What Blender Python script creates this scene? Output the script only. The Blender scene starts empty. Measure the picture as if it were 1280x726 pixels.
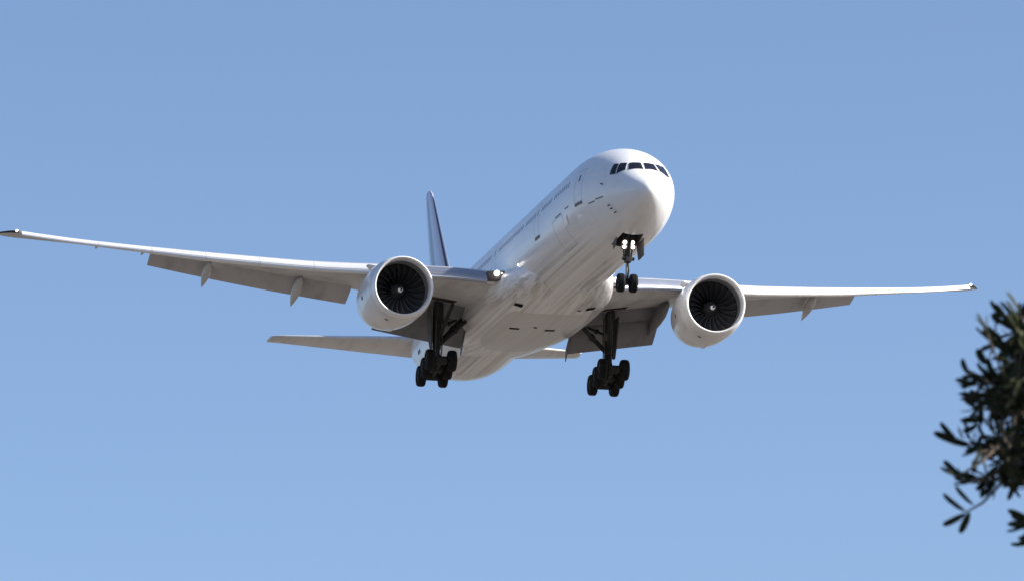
import bpy, bmesh, math, random
import numpy as np
from mathutils import Vector, Matrix, Quaternion
random.seed(7)
R = math.radians
SC = bpy.context.scene
COL = SC.collection

# ------------------------------------------------------------------ camera
ELEV = R(12.0)
cam_d = bpy.data.cameras.new('camera')
cam = bpy.data.objects.new('camera', cam_d)
COL.objects.link(cam)
CAM_POS = Vector((0, 0, 1.7))
cam.location = CAM_POS
cam.rotation_euler = (R(90) + ELEV, 0, 0)
cam_d.sensor_width = 36.0
FPX = 20.0001 * 391.053                      # focal length in pixels of a 1280 wide frame
cam_d.lens = FPX / 1280 * 36.0
cam_d.clip_start = 0.5
cam_d.clip_end = 40000
cam_d.dof.use_dof = True
cam_d.dof.focus_distance = 385
cam_d.dof.aperture_fstop = 7.5
SC.camera = cam
c_right = Vector((1, 0, 0))
c_fwd = Vector((0, math.cos(ELEV), math.sin(ELEV)))
c_up = Vector((0, -math.sin(ELEV), math.cos(ELEV)))

# attitude of the airliner: local axes X aft, Y starboard, Z up
def plane_matrix():
    a, b, c = -0.188148, -0.186674, 0.055517
    ca, sa, cb, sb, cc, sc = math.cos(a), math.sin(a), math.cos(b), math.sin(b), math.cos(c), math.sin(c)
    B = Matrix(((0, -1, 0), (0, 0, -1), (1, 0, 0)))
    Ry = Matrix(((ca, 0, sa), (0, 1, 0), (-sa, 0, ca)))
    Rx = Matrix(((1, 0, 0), (0, cb, -sb), (0, sb, cb)))
    Rz = Matrix(((cc, -sc, 0), (sc, cc, 0), (0, 0, 1)))
    C = Matrix((c_right, -c_up, c_fwd)).transposed()
    return C @ (Rz @ Ry @ Rx @ B)
P_ROT = plane_matrix()
P_DIST = 391.053
P_REF = CAM_POS + c_fwd * P_DIST + c_right * (22.30 / 20.0) - c_up * (-12.48 / 20.0)   # where local (35,0,0) is

# ------------------------------------------------------------------ sun and sky
SUN_LOCAL = Vector((-0.30, -0.76, 0.565)).normalized()      # towards the sun, in the airliner's axes
SUN_DIR = (P_ROT @ SUN_LOCAL).normalized()
sun_el = math.asin(SUN_DIR.z)
sun_az = math.atan2(SUN_DIR.x, SUN_DIR.y)                    # clockwise from +Y
world = bpy.data.worlds.new('World')
SC.world = world
world.use_nodes = True
nt = world.node_tree
sky = nt.nodes.new('ShaderNodeTexSky')
sky.sky_type = 'NISHITA'
sky.sun_disc = False
sky.sun_elevation = sun_el
sky.sun_rotation = sun_az
sky.altitude = 0
sky.air_density = 0.7
sky.dust_density = 1.6
sky.ozone_density = 3.0
bg = nt.nodes['Background']
bg.inputs['Strength'].default_value = 0.111
nt.links.new(sky.outputs[0], bg.inputs[0])

sun_d = bpy.data.lights.new('sun', 'SUN')
sun_d.energy = 5.0
sun_d.angle = R(0.53)
sun_d.color = (1.0, 0.94, 0.86)
sun = bpy.data.objects.new('sun', sun_d)
COL.objects.link(sun)
sun.rotation_euler = SUN_DIR.to_track_quat('Z', 'Y').to_euler()
sun.location = (60, 0, 120)

SC.view_settings.view_transform = 'Standard'
SC.view_settings.look = 'None'
SC.view_settings.exposure = 0.74
SC.view_settings.gamma = 1.0
SC.view_settings.use_curve_mapping = False

# ------------------------------------------------------------------ materials
def mat(name, base, rough=0.5, metal=0.0, coat=0.0, spec=0.5):
    m = bpy.data.materials.new(name)
    m.use_nodes = True
    b = m.node_tree.nodes['Principled BSDF']
    b.inputs['Base Color'].default_value = (*base, 1)
    b.inputs['Roughness'].default_value = rough
    b.inputs['Metallic'].default_value = metal
    b.inputs['Coat Weight'].default_value = coat
    b.inputs['Coat Roughness'].default_value = 0.08
    b.inputs['Specular IOR Level'].default_value = spec
    return m

class NB:
    """small helper to write node trees"""
    def __init__(s, m):
        s.t = m.node_tree; s.b = s.t.nodes['Principled BSDF']; s.l = s.t.links
        s.tc = s.t.nodes.new('ShaderNodeTexCoord')
    def n(s, typ, **kw):
        x = s.t.nodes.new(typ)
        for k, v in kw.items(): setattr(x, k, v)
        return x
    def put(s, sock, v):
        if hasattr(v, 'is_output'): s.l.new(v, sock)
        else: sock.default_value = v
    def math(s, op, a, b=0.0, clamp=False):
        x = s.n('ShaderNodeMath', operation=op, use_clamp=clamp)
        s.put(x.inputs[0], a); s.put(x.inputs[1], b)
        return x.outputs[0]
    def mapping(s, scale, loc=(0, 0, 0)):
        x = s.n('ShaderNodeMapping')
        s.l.new(s.tc.outputs['Object'], x.inputs[0])
        x.inputs['Scale'].default_value = scale; x.inputs['Location'].default_value = loc
        return x.outputs[0]
    def noise(s, vec, scale, detail=4, rough=0.55):
        x = s.n('ShaderNodeTexNoise')
        s.l.new(vec, x.inputs['Vector'])
        x.inputs['Scale'].default_value = scale; x.inputs['Detail'].default_value = detail
        x.inputs['Roughness'].default_value = rough
        return x.outputs[0]
    def ramp(s, f, lo, hi):
        x = s.n('ShaderNodeMapRange'); x.interpolation_type = 'SMOOTHSTEP'
        s.put(x.inputs['Value'], f); x.inputs['From Min'].default_value = lo; x.inputs['From Max'].default_value = hi
        return x.outputs[0]
    def mix(s, f, a, b):
        x = s.n('ShaderNodeMix', data_type='RGBA')
        s.put(x.inputs[0], f)
        s.put(x.inputs[6], a if hasattr(a, 'is_output') else (*a, 1))
        s.put(x.inputs[7], b if hasattr(b, 'is_output') else (*b, 1))
        return x.outputs[2]
    def xyz(s):
        x = s.n('ShaderNodeSeparateXYZ'); s.l.new(s.tc.outputs['Object'], x.inputs[0])
        return x.outputs
    def line(s, v, period, width, offset=0.0):
        f = s.math('FRACT', s.math('ADD', s.math('DIVIDE', v, period), offset))
        return s.math('LESS_THAN', f, width / period)
    def base(s, col): s.l.new(col, s.b.inputs['Base Color'])
    def bump(s, h, strength, dist):
        x = s.n('ShaderNodeBump'); x.inputs['Strength'].default_value = strength; x.inputs['Distance'].default_value = dist
        s.l.new(h, x.inputs['Height']); s.l.new(x.outputs[0], s.b.inputs['Normal'])

def paint(name, base, dirt, amount, rough=0.3, coat=0.4, ring=0.0, streak=(0.12, 2.2, 2.2), belly=None, belly_dirt=0.0):
    m = mat(name, base, rough, 0, coat, 0.35 if max(base) > 0.06 else 0.12)
    k = NB(m)
    st = k.noise(k.mapping(streak), 1.0, 5, 0.6)
    bl = k.noise(k.mapping((1, 1, 1)), 0.35, 6, 0.65)
    f = k.math('MULTIPLY', k.math('ADD', k.ramp(st, 0.45, 0.72), k.math('MULTIPLY', k.ramp(bl, 0.45, 0.75), 0.25)), amount, True)
    col = k.mix(f, base, dirt)
    o = k.xyz()
    if belly is not None:       # oil and hydraulic staining washed back along the keel
        zz = k.math('MULTIPLY', k.ramp(o[0], 6.0, 13.0), k.ramp(k.math('ADD', o[2], k.math('MULTIPLY', k.math('SUBTRACT', st, 0.5), 2.5)), belly + 0.3, belly - 1.0))
        s2 = k.noise(k.mapping((0.018, 3.0, 3.0), (3, 1, 5)), 1.0, 3, 0.5)
        f2 = k.math('MULTIPLY', k.math('MULTIPLY', zz, k.ramp(s2, 0.36, 0.62)), belly_dirt, True)
        col = k.mix(f2, col, (0.30, 0.235, 0.17))
        s3 = k.noise(k.mapping((0.03, 5.5, 5.5), (8, 4, 2)), 1.0, 2, 0.5)
        f3 = k.math('MULTIPLY', k.math('MULTIPLY', zz, k.ramp(s3, 0.58, 0.70)), belly_dirt * 0.9, True)
        col = k.mix(f3, col, (0.17, 0.14, 0.12))
    if ring and belly is not None:   # lap joints along the body and the grubby main gear doors under the centre section
        an = k.math('ARCTAN2', o[1], o[2])
        col = k.mix(k.math('MULTIPLY', k.math('MULTIPLY', k.line(an, 0.185, 0.010, 0.3), 0.22), k.ramp(o[0], 7.0, 11.0)), col, (0.14, 0.13, 0.13))
        s4 = k.noise(k.mapping((0.02, 2.0, 2.0), (1, 7, 2)), 1.0, 2, 0.5)
        col = k.mix(k.math('MULTIPLY', k.math('MULTIPLY', k.line(an, 0.37, 0.035, 0.75), k.ramp(s4, 0.48, 0.58)), 0.5), col, (0.84, 0.82, 0.80))
        gd = k.math('MULTIPLY', k.math('MULTIPLY', k.math('LESS_THAN', o[2], -3.14), k.math('GREATER_THAN', o[0], 28.6)), k.math('LESS_THAN', k.math('ABSOLUTE', o[1]), 3.05))
        col = k.mix(k.math('MULTIPLY', gd, 0.75), col, (0.44, 0.425, 0.41))
    if ring:
        col = k.mix(k.math('MULTIPLY', k.math('MULTIPLY', k.line(o[0], ring, 0.03), 0.25), k.ramp(o[0], 1.0, 9.0)), col, (0.12, 0.12, 0.13))
    k.base(col)
    k.put(k.b.inputs['Roughness'], k.math('ADD', k.math('MULTIPLY', f, 0.3), rough))
    return m

M = {}
M['white'] = paint('white_fuselage_paint', (0.78, 0.79, 0.80), (0.60, 0.58, 0.56), 0.3, 0.30, 0.32, 2.65, (0.05, 2.4, 2.4), belly=-1.6, belly_dirt=0.5)
M['nacelle'] = paint('nacelle_paint', (0.74, 0.74, 0.74), (0.45, 0.42, 0.38), 0.35, 0.3, 0.4, 0, (0.4, 0.4, 0.4))
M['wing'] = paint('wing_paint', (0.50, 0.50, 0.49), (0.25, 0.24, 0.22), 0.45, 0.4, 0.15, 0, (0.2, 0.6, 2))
M['flap'] = paint('flap_paint', (0.44, 0.44, 0.45), (0.24, 0.23, 0.22), 0.45, 0.45, 0.1, 0, (0.2, 1.0, 1.0))
M['flap_shaded'] = paint('inboard_flap_shaded_paint', (0.17, 0.17, 0.18), (0.10, 0.10, 0.10), 0.45, 0.5, 0, 0, (0.2, 1.0, 1.0))  # inboard flap parts: the wing's shade is put into a darker flap colour
M['stab'] = paint('stabilizer_paint', (0.62, 0.61, 0.60), (0.36, 0.34, 0.31), 0.4, 0.35, 0.2, 0, (0.15, 1.6, 1.6))
M['metal'] = paint('polished_leading_edge', (0.80, 0.80, 0.80), (0.6, 0.6, 0.6), 0.4, 0.36, 0, 0, (0.6, 0.6, 0.6))
M['metal'].node_tree.nodes['Principled BSDF'].inputs['Metallic'].default_value = 0.9
M['slat'] = paint('slat_metal', (0.84, 0.84, 0.84), (0.68, 0.68, 0.68), 0.35, 0.34, 0.0, 0, (0.5, 0.5, 0.5))
M['slat'].node_tree.nodes['Principled BSDF'].inputs['Metallic'].default_value = 0.2
M['slat_shaded'] = paint('inner_slat_shaded_metal', (0.36, 0.39, 0.46), (0.30, 0.32, 0.38), 0.3, 0.3, 0, 0, (0.5, 0.5, 0.5))  # inboard slat: fuselage shadow put into a darker, bluer colour
M['slat_shaded'].node_tree.nodes['Principled BSDF'].inputs['Metallic'].default_value = 0.6
M['slat_joint'] = mat('slat_joint', (0.30, 0.30, 0.31), 0.5)
M['nose_skin'] = paint('leading_edge_skin', (0.78, 0.78, 0.78), (0.6, 0.6, 0.6), 0.3, 0.34, 0, 0, (0.5, 0.5, 0.5))
M['nose_skin'].node_tree.nodes['Principled BSDF'].inputs['Metallic'].default_value = 0.6
M['lip'] = paint('inlet_lip_metal', (0.86, 0.86, 0.86), (0.7, 0.7, 0.7), 0.3, 0.42, 0, 0, (0.6, 0.6, 0.6))
M['lip'].node_tree.nodes['Principled BSDF'].inputs['Metallic'].default_value = 0.35
M['liner'] = mat('inlet_liner', (0.16, 0.16, 0.17), 0.55)
M['blade'] = mat('fan_blade_composite', (0.045, 0.045, 0.05), 0.24)
M['blade_edge'] = mat('fan_blade_metal', (0.10, 0.10, 0.105), 0.4, 0.2)
M['dark'] = mat('dark_void', (0.010, 0.010, 0.012), 0.9, 0, 0, 0.05)
M['door_dark'] = paint('gear_door_grey', (0.085, 0.088, 0.085), (0.05, 0.05, 0.05), 0.6, 0.7, 0, 0, (1, 1, 1))
M['bay'] = paint('wheel_bay', (0.07, 0.065, 0.06), (0.02, 0.02, 0.02), 0.6, 0.7, 0)
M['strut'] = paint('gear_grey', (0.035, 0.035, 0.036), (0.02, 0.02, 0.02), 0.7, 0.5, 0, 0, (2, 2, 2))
M['strut_light'] = paint('gear_pale_grey', (0.5, 0.5, 0.5), (0.2, 0.18, 0.16), 0.5, 0.4, 0, 0, (2, 2, 2))
M['brown'] = paint('gear_door_inside', (0.11, 0.09, 0.08), (0.08, 0.07, 0.06), 0.7, 0.6, 0, 0, (2, 2, 2))
M['chrome'] = mat('oleo_chrome', (0.75, 0.75, 0.76), 0.15, 1.0)
M['rubber'] = paint('tyre_rubber', (0.014, 0.014, 0.015), (0.03, 0.03, 0.03), 0.5, 0.75, 0, 0, (3, 3, 3))
M['hub'] = mat('wheel_hub', (0.10, 0.10, 0.10), 0.5, 0.5)
M['glass'] = mat('cockpit_glass', (0.012, 0.012, 0.018), 0.06, 0, 0.0, 0.3)
M['winframe'] = mat('window_frame_grey', (0.55, 0.55, 0.56), 0.4)
M['line'] = mat('panel_gap', (0.14, 0.14, 0.15), 0.7)
M['seam'] = mat('door_gap', (0.38, 0.38, 0.39), 0.6)
M['cabin'] = mat('cabin_window_glass', (0.10, 0.11, 0.13), 0.2)
M['exhaust'] = mat('exhaust_metal', (0.25, 0.22, 0.19), 0.4, 0.9)

def lamp(name, col, s):
    m = mat(name, (0.9, 0.9, 0.9), 0.2)
    b = m.node_tree.nodes['Principled BSDF']
    b.inputs['Emission Color'].default_value = (*col, 1); b.inputs['Emission Strength'].default_value = s
    return m
M['lamp'] = lamp('landing_lamp_lit', (1, 0.97, 0.93), 2.6)
M['navlamp'] = lamp('tip_lamp_lit', (0.95, 0.98, 1), 3)

# vertical fin: white with navy bands slanting parallel to the rudder hinge
def fin_material():
    m = mat('fin_paint', (0.75, 0.76, 0.78), 0.3, 0, 0.4)
    k = NB(m); o = k.xyz()
    le = k.math('ADD', k.math('MULTIPLY', k.math('SUBTRACT', o[2], 3.0), 1.026), 60.4)
    te = k.math('ADD', k.math('MULTIPLY', k.math('SUBTRACT', o[2], 3.0), 0.42), 68.6)
    c = k.math('DIVIDE', k.math('SUBTRACT', o[0], le), k.math('SUBTRACT', te, le))
    def band(a, b): return k.math('MULTIPLY', k.math('GREATER_THAN', c, a), k.math('LESS_THAN', c, b))
    nz = k.noise(k.mapping((1, 1, 1)), 0.6, 4)
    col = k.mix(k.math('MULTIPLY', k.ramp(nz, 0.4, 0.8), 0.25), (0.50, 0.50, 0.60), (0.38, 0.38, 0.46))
    col = k.mix(band(0.44, 0.69), col, (0.030, 0.045, 0.13))
    col = k.mix(k.math('LESS_THAN', c, 0.03), col, (0.05, 0.06, 0.10))
    k.base(col)
    return m
M['fin'] = fin_material()

def grass_material():
    m = mat('dry_grass', (0.3, 0.26, 0.18), 0.95, 0, 0, 0.2)
    k = NB(m)
    a = k.noise(k.mapping((1, 1, 1)), 0.012, 6, 0.6)
    b = k.noise(k.mapping((1, 1, 1)), 0.35, 6, 0.7)
    c = k.noise(k.mapping((1, 1, 1)), 14.0, 4, 0.7)
    col = k.mix(k.ramp(a, 0.35, 0.65), (0.155, 0.136, 0.122), (0.135, 0.120, 0.104))
    col = k.mix(k.math('MULTIPLY', k.ramp(b, 0.42, 0.7), 0.6), col, (0.09, 0.088, 0.062))
    col = k.mix(k.math('MULTIPLY', k.ramp(c, 0.4, 0.7), 0.5), col, (0.20, 0.172, 0.150))
    k.base(col); k.bump(c, 0.6, 0.08)
    return m
M['grass'] = grass_material()

def leaf_material():
    m = mat('leaf', (0.03, 0.04, 0.02), 0.6, 0, 0, 0.12)
    k = NB(m)
    a = k.noise(k.mapping((1, 1, 1)), 2.2, 3)
    b = k.noise(k.mapping((1, 1, 1)), 11.0, 2)
    col = k.mix(k.ramp(a, 0.35, 0.68), (0.015, 0.020, 0.010), (0.026, 0.033, 0.014))
    col = k.mix(k.math('MULTIPLY', k.ramp(b, 0.55, 0.75), 0.6), col, (0.06, 0.062, 0.024))
    k.base(col)
    return m
M['leaf'] = leaf_material()
def bark_material():
    m = mat('bark', (0.09, 0.07, 0.055), 0.9)
    k = NB(m)
    a = k.noise(k.mapping((6, 6, 1.2)), 3.0, 6, 0.7)
    k.base(k.mix(k.ramp(a, 0.3, 0.7), (0.05, 0.038, 0.03), (0.14, 0.115, 0.09))); k.bump(a, 0.8, 0.03)
    return m
M['bark'] = bark_material()

# ------------------------------------------------------------------ mesh helpers
class MB:
    """collects shapes, then links them as one mesh object"""
    def __init__(s): s.bm = bmesh.new()
    def face(s, vs, mi=0):
        try: f = s.bm.faces.new(vs); f.material_index = mi; return f
        except ValueError: return None
    def loft(s, rings, closed=True, cap=(True, True), mi=0, skip=None):
        g = [[s.bm.verts.new(q) for q in r] for r in rings]
        n = len(g[0])
        for i in range(len(g) - 1):
            for j in range(n if closed else n - 1):
                if skip and skip(i, j): continue
                j2 = (j + 1) % n
                s.face((g[i][j], g[i][j2], g[i + 1][j2], g[i + 1][j]), mi)
        if closed and cap[0]: s.face(g[0][::-1], mi)
        if closed and cap[1]: s.face(g[-1], mi)
        return g
    def tube(s, pts, rads, n=12, mi=0, cap=True):
        pts = [Vector(q) for q in pts]
        if not isinstance(rads, (list, tuple)): rads = [rads] * len(pts)
        rings = []; ref = None
        for i, q in enumerate(pts):
            d = (pts[min(i + 1, len(pts) - 1)] - pts[max(i - 1, 0)]).normalized()
            if ref is None:
                ref = Vector((0, 0, 1)) if abs(d.z) < 0.9 else Vector((1, 0, 0))
            u = d.cross(ref).normalized(); w = d.cross(u).normalized(); ref = -w if False else ref
            rings.append([q + (u * math.cos(a) + w * math.sin(a)) * rads[i] for a in np.linspace(0, 2 * math.pi, n, endpoint=False)])
        s.loft(rings, True, (cap, cap), mi)
    def rev(s, prof, origin, axis='x', n=48, mi=0, closed_prof=False):
        """revolve (a, r) pairs about an axis through origin"""
        o = Vector(origin); rings = []
        for a, r in prof:
            ring = []
            for t in np.linspace(0, 2 * math.pi, n, endpoint=False):
                c, d = r * math.cos(t), r * math.sin(t)
                ring.append(o + (Vector((a, d, c)) if axis == 'x' else Vector((d, a, c))))
            rings.append(ring)
        if closed_prof: rings.append(rings[0])
        s.loft(rings, True, (False, False), mi)
    def box(s, c, size, rot=None, mi=0, bev=0.0):
        m = Matrix.Translation(c) @ (rot.to_4x4() if rot else Matrix())
        m = m @ Matrix.Diagonal((*size, 1))
        r = bmesh.ops.create_cube(s.bm, size=1.0, matrix=m)
        fs = {f for v in r['verts'] for f in v.link_faces}
        for f in fs: f.material_index = mi
        if bev:
            es = list({e for f in fs for e in f.edges})
            bmesh.ops.bevel(s.bm, geom=es, offset=bev, segments=2, affect='EDGES', profile=0.7)
    def prism(s, poly, thick, mi=0):
        """poly: list of 3D points (planar), thick: vector"""
        t = Vector(thick)
        a = [Vector(q) - t / 2 for q in poly]; b = [Vector(q) + t / 2 for q in poly]
        s.loft([a, b], True, (True, True), mi)
    def build(s, name, mats, parent=None, smooth=40, recalc=True, loc=None):
        if recalc:
            bmesh.ops.remove_doubles(s.bm, verts=s.bm.verts, dist=1e-5)
            bmesh.ops.recalc_face_normals(s.bm, faces=s.bm.faces)
        me = bpy.data.meshes.new(name)
        s.bm.to_mesh(me); s.bm.free()
        for m in (mats if isinstance(mats, (list, tuple)) else [mats]): me.materials.append(m)
        if smooth:
            me.polygons.foreach_set('use_smooth', [True] * len(me.polygons))
            me.set_sharp_from_angle(angle=R(smooth))
        o = bpy.data.objects.new(name, me)
        COL.objects.link(o)
        if parent is not None: o.parent = parent
        if loc is not None: o.location = loc
        return o

def pchip(x, y, q):
    x = np.array(x, float); y = np.array(y, float); h = np.diff(x); d = np.diff(y) / h
    m = np.zeros_like(y)
    for i in range(1, len(x) - 1):
        if d[i - 1] * d[i] > 0:
            w1 = 2 * h[i] + h[i - 1]; w2 = h[i] + 2 * h[i - 1]
            m[i] = (w1 + w2) / (w1 / d[i - 1] + w2 / d[i])
    m[0] = d[0]; m[-1] = d[-1]
    i = int(np.clip(np.searchsorted(x, q) - 1, 0, len(h) - 1)); t = (q - x[i]) / h[i]
    return float((2*t**3 - 3*t**2 + 1)*y[i] + (t**3 - 2*t**2 + t)*h[i]*m[i] + (-2*t**3 + 3*t**2)*y[i+1] + (t**3 - t**2)*h[i]*m[i+1])

# ------------------------------------------------------------------ ground
gm = MB()
rings = []
for r in (0.01, 5, 20, 60, 200, 600, 2000, 6000, 18000):
    rings.append([(r * math.cos(a), r * math.sin(a), 0) for a in np.linspace(0, 2 * math.pi, 64, endpoint=False)])
gm.loft(rings, True, (True, False))
ground = gm.build('ground', M['grass'])
for f in ground.data.polygons:
    pass
ground['kind'] = 'structure'
ground['label'] = 'dry grass field below the approach path'

# ------------------------------------------------------------------ airliner root
BASE = Vector((35, 0, -6.3))
air = bpy.data.objects.new('airliner', None)
COL.objects.link(air)
air.empty_display_size = 5
air.matrix_world = Matrix.Translation(P_REF + P_ROT @ (BASE - Vector((35, 0, 0)))) @ P_ROT.to_4x4()
air['label'] = 'white twin engine passenger jet with landing gear and flaps down against blue sky'
air['category'] = 'airliner'
OFF = -BASE
def part(mb, name, m, parent=None, **kw):
    """a part of the airliner; vertices are written in the airliner's station axes"""
    o = mb.build(name, m, parent if parent is not None else air, **kw)
    if parent is None: o.location = OFF + (o.location if kw.get('loc') is not None else Vector((0, 0, 0)))
    return o

# ------------------------------------------------------------------ fuselage
FX = [0,.06,.18,.4,.75,1.2,1.8,2.5,3.3,4.3,5.5,7,8.5,10.5,52,55,58,61,64,67,70,72.5,73.6]
ZT = [-.95,-.72,-.54,-.33,-.08,.22,.62,1.12,1.60,2.02,2.41,2.75,2.95,3.07,3.1,3.1,3.09,3.05,2.97,2.85,2.68,2.48,2.3]
ZB = [-.95,-1.18,-1.34,-1.54,-1.76,-1.98,-2.22,-2.45,-2.65,-2.83,-2.97,-3.06,-3.1,-3.1,-3.1,-2.96,-2.60,-2.03,-1.37,-.65,.1,.75,1.15]
HW = [0,.24,.42,.64,.90,1.17,1.46,1.76,2.05,2.36,2.64,2.88,3.02,3.09,3.1,3.06,2.92,2.65,2.25,1.75,1.15,.6,.25]
ZC = [-.95,-.95,-.93,-.90,-.84,-.74,-.64,-.52,-.4,-.27,-.14,-.04,0,0,0,0.02,.1,.25,.45,.75,1.1,1.5,1.7]
SX = np.sqrt(FX)
_cache = {}
def sec(x):
    k = round(x, 4)
    if k not in _cache:
        q = math.sqrt(max(x, 0))
        _cache[k] = [pchip(SX, a, q) for a in (ZT, ZB, HW, ZC)]
    return _cache[k]
def S(x, t, out=0.0):
    """fuselage surface point at station x and angle t (0 = crown, positive starboard)"""
    zt, zb, hw, zc = sec(x)
    def p(x, t):
        zt, zb, hw, zc = sec(x); c, s = math.cos(t), math.sin(t)
        return Vector((x, hw * s, zc + ((zt - zc) if c > 0 else (zc - zb)) * c))
    P = p(x, t)
    if out:
        a = p(x + .02, t) - p(max(x - .02, 0.0005), t); b = p(x, t + .01) - p(x, t - .01)
        n = b.cross(a).normalized()
        c = Vector((x, 0, zc))
        if n.dot(P - c) < 0: n = -n
        P = P + n * out
    return P
def ang_at(x, z, side=1):
    zt, zb, hw, zc = sec(x)
    h = (zt - zc) if z > zc else (zc - zb)
    return side * math.acos(max(-1, min(1, (z - zc) / h)))

WELL = (4.35, 7.0)
st = sorted(set([round((i / 44) ** 2 * 11.0, 4) for i in range(1, 45)] + list(WELL) + [float(v) for v in np.arange(12, 52, 1.6)] + [float(v) for v in np.arange(52, 73.7, 0.6)] + [73.6]))
NS = 96
ang = [2 * math.pi * j / NS for j in range(NS)]
i0 = st.index(WELL[0]); i1 = st.index(WELL[1]); j0, j1 = NS // 2 - 4, NS // 2 + 4
fm = MB()
g = fm.loft([[S(x, t) for t in ang] for x in st], True, (True, True), 0,
            skip=lambda i, j: i0 <= i < i1 and j0 <= j < j1)
# nose wheel bay: walls and roof inside the opening
loop = [g[i0][j] for j in range(j0, j1)] + [g[i][j1] for i in range(i0, i1)] + [g[i1][j] for j in range(j1, j0, -1)] + [g[i][j0] for i in range(i1, i0, -1)]
top = [fm.bm.verts.new((v.co.x, v.co.y, -1.35)) for v in loop]
for a in range(len(loop)):
    b = (a + 1) % len(loop)
    fm.face((loop[a], loop[b], top[b], top[a]), 1)
fm.face(top, 1)
fus = part(fm, 'fuselage', [M['white'], M['bay']])

def patch(poly_xt, out, nu=8, nv=6):
    """four (x, angle) corners -> grid of points on the skin, offset outwards"""
    a, b, c, d = poly_xt; rows = []
    for v in range(nv + 1):
        row = []
        for u in range(nu + 1):
            fu, fv = u / nu, v / nv
            q = [(a[k] * (1 - fu) + b[k] * fu) * (1 - fv) + (d[k] * (1 - fu) + c[k] * fu) * fv for k in (0, 1)]
            row.append(S(q[0], q[1], out))
        rows.append(row)
    return rows
def add_patch(mb, poly, out, mi=0, nu=8, nv=6):
    top = patch(poly, out, nu, nv); bot = patch(poly, -0.02, nu, nv)
    gt = [[mb.bm.verts.new(p) for p in r] for r in top]
    gb = [[mb.bm.verts.new(p) for p in r] for r in bot]
    for v in range(nv):
        for u in range(nu):
            mb.face((gt[v][u], gt[v][u + 1], gt[v + 1][u + 1], gt[v + 1][u]), mi)
    def side(idx):
        for (v, u), (v2, u2) in zip(idx[:-1], idx[1:]):
            mb.face((gt[v][u], gt[v2][u2], gb[v2][u2], gb[v][u]), mi)
    side([(0, u) for u in range(nu + 1)]); side([(v, nu) for v in range(nv + 1)])
    side([(nv, u) for u in range(nu, -1, -1)]); side([(v, 0) for v in range(nv, -1, -1)])
D = math.radians
WINS = [[(2.25, 3.2), (2.43, 24), (1.88, 34.0), (1.57, 3.2)],
        [(2.53, 27.5), (2.86, 37.2), (2.36, 58.5), (2.06, 40)],
        [(2.92, 39.8), (3.22, 44.5), (2.90, 65), (2.46, 60.5)]]
for sgn in (1, -1):
    for w in WINS:
        poly = [(x, D(t) * sgn) for x, t in w]
        cx = sum(q[0] for q in poly) / 4; ct = sum(q[1] for q in poly) / 4
        fr = [(cx + (q[0] - cx) * 1.10, ct + (q[1] - ct) * 1.13) for q in poly]
        mf = MB(); add_patch(mf, fr, 0.008, 0, 14, 10)
        frame = part(mf, 'window_frame', M['winframe'], fus)
        # the pane lies in its frame; both are sub-parts of the fuselage
        mw = MB(); add_patch(mw, poly, 0.035, 0, 14, 10)
        part(mw, 'cockpit_window', M['glass'], fus)

# cabin windows along the starboard side
def window_mesh():
    mb = MB()
    ring = []
    for a in np.linspace(0, 2 * math.pi, 16, endpoint=False):
        ca, sa = math.cos(a), math.sin(a)
        ring.append((0.12 * math.copysign(abs(ca) ** 0.6, ca), 0.17 * math.copysign(abs(sa) ** 0.6, sa)))
    mb.loft([[(x, -0.03, z) for x, z in ring], [(x, 0.006, z) for x, z in ring]])
    return mb
doors_x = (6.75, 17.6, 31.0, 46.2, 58.4)
cw = None
nwin = 0
x = 8.9
while x < 60.5 and nwin < 98:
    if min(abs(x - d) for d in doors_x) > 0.85 and random.random() > 0.05:
        t = ang_at(x, 0.78)
        if cw is None:
            cw = window_mesh().build('cabin_window', M['cabin'], fus); o = cw
        else:
            o = cw.copy(); COL.objects.link(o); o.parent = fus
        P = S(x, t); zc = sec(x)[3]
        o.location = P
        o.rotation_euler = (math.atan2(P.z - zc, P.y), 0, 0)
        nwin += 1
    x += 0.533

def outline(mb, xa, xb, za, zb_, w=0.05, side=1, out=0.004):
    def strip(p0, p1, horiz):
        n = 14
        if horiz:
            poly_rows = [(p0[0] + (p1[0] - p0[0]) * i / n, p0[1]) for i in range(n + 1)]
            for i in range(n):
                xa_, xb_ = poly_rows[i][0], poly_rows[i + 1][0]
                z = p0[1]
                add_patch(mb, [(xa_, ang_at(xa_, z + w / 2, side)), (xb_, ang_at(xb_, z + w / 2, side)), (xb_, ang_at(xb_, z - w / 2, side)), (xa_, ang_at(xa_, z - w / 2, side))], out, 0, 1, 1)
        else:
            xx = p0[0]
            for i in range(n):
                z0 = p0[1] + (p1[1] - p0[1]) * i / n; z1 = p0[1] + (p1[1] - p0[1]) * (i + 1) / n
                add_patch(mb, [(xx - w / 2, ang_at(xx - w / 2, z1, side)), (xx + w / 2, ang_at(xx + w / 2, z1, side)), (xx + w / 2, ang_at(xx + w / 2, z0, side)), (xx - w / 2, ang_at(xx - w / 2, z0, side))], out, 0, 1, 1)
    strip((xa, za), (xb, za), True); strip((xa, zb_), (xb, zb_), True)
    strip((xa, za), (xa, zb_), False); strip((xb, za), (xb, zb_), False)
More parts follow.
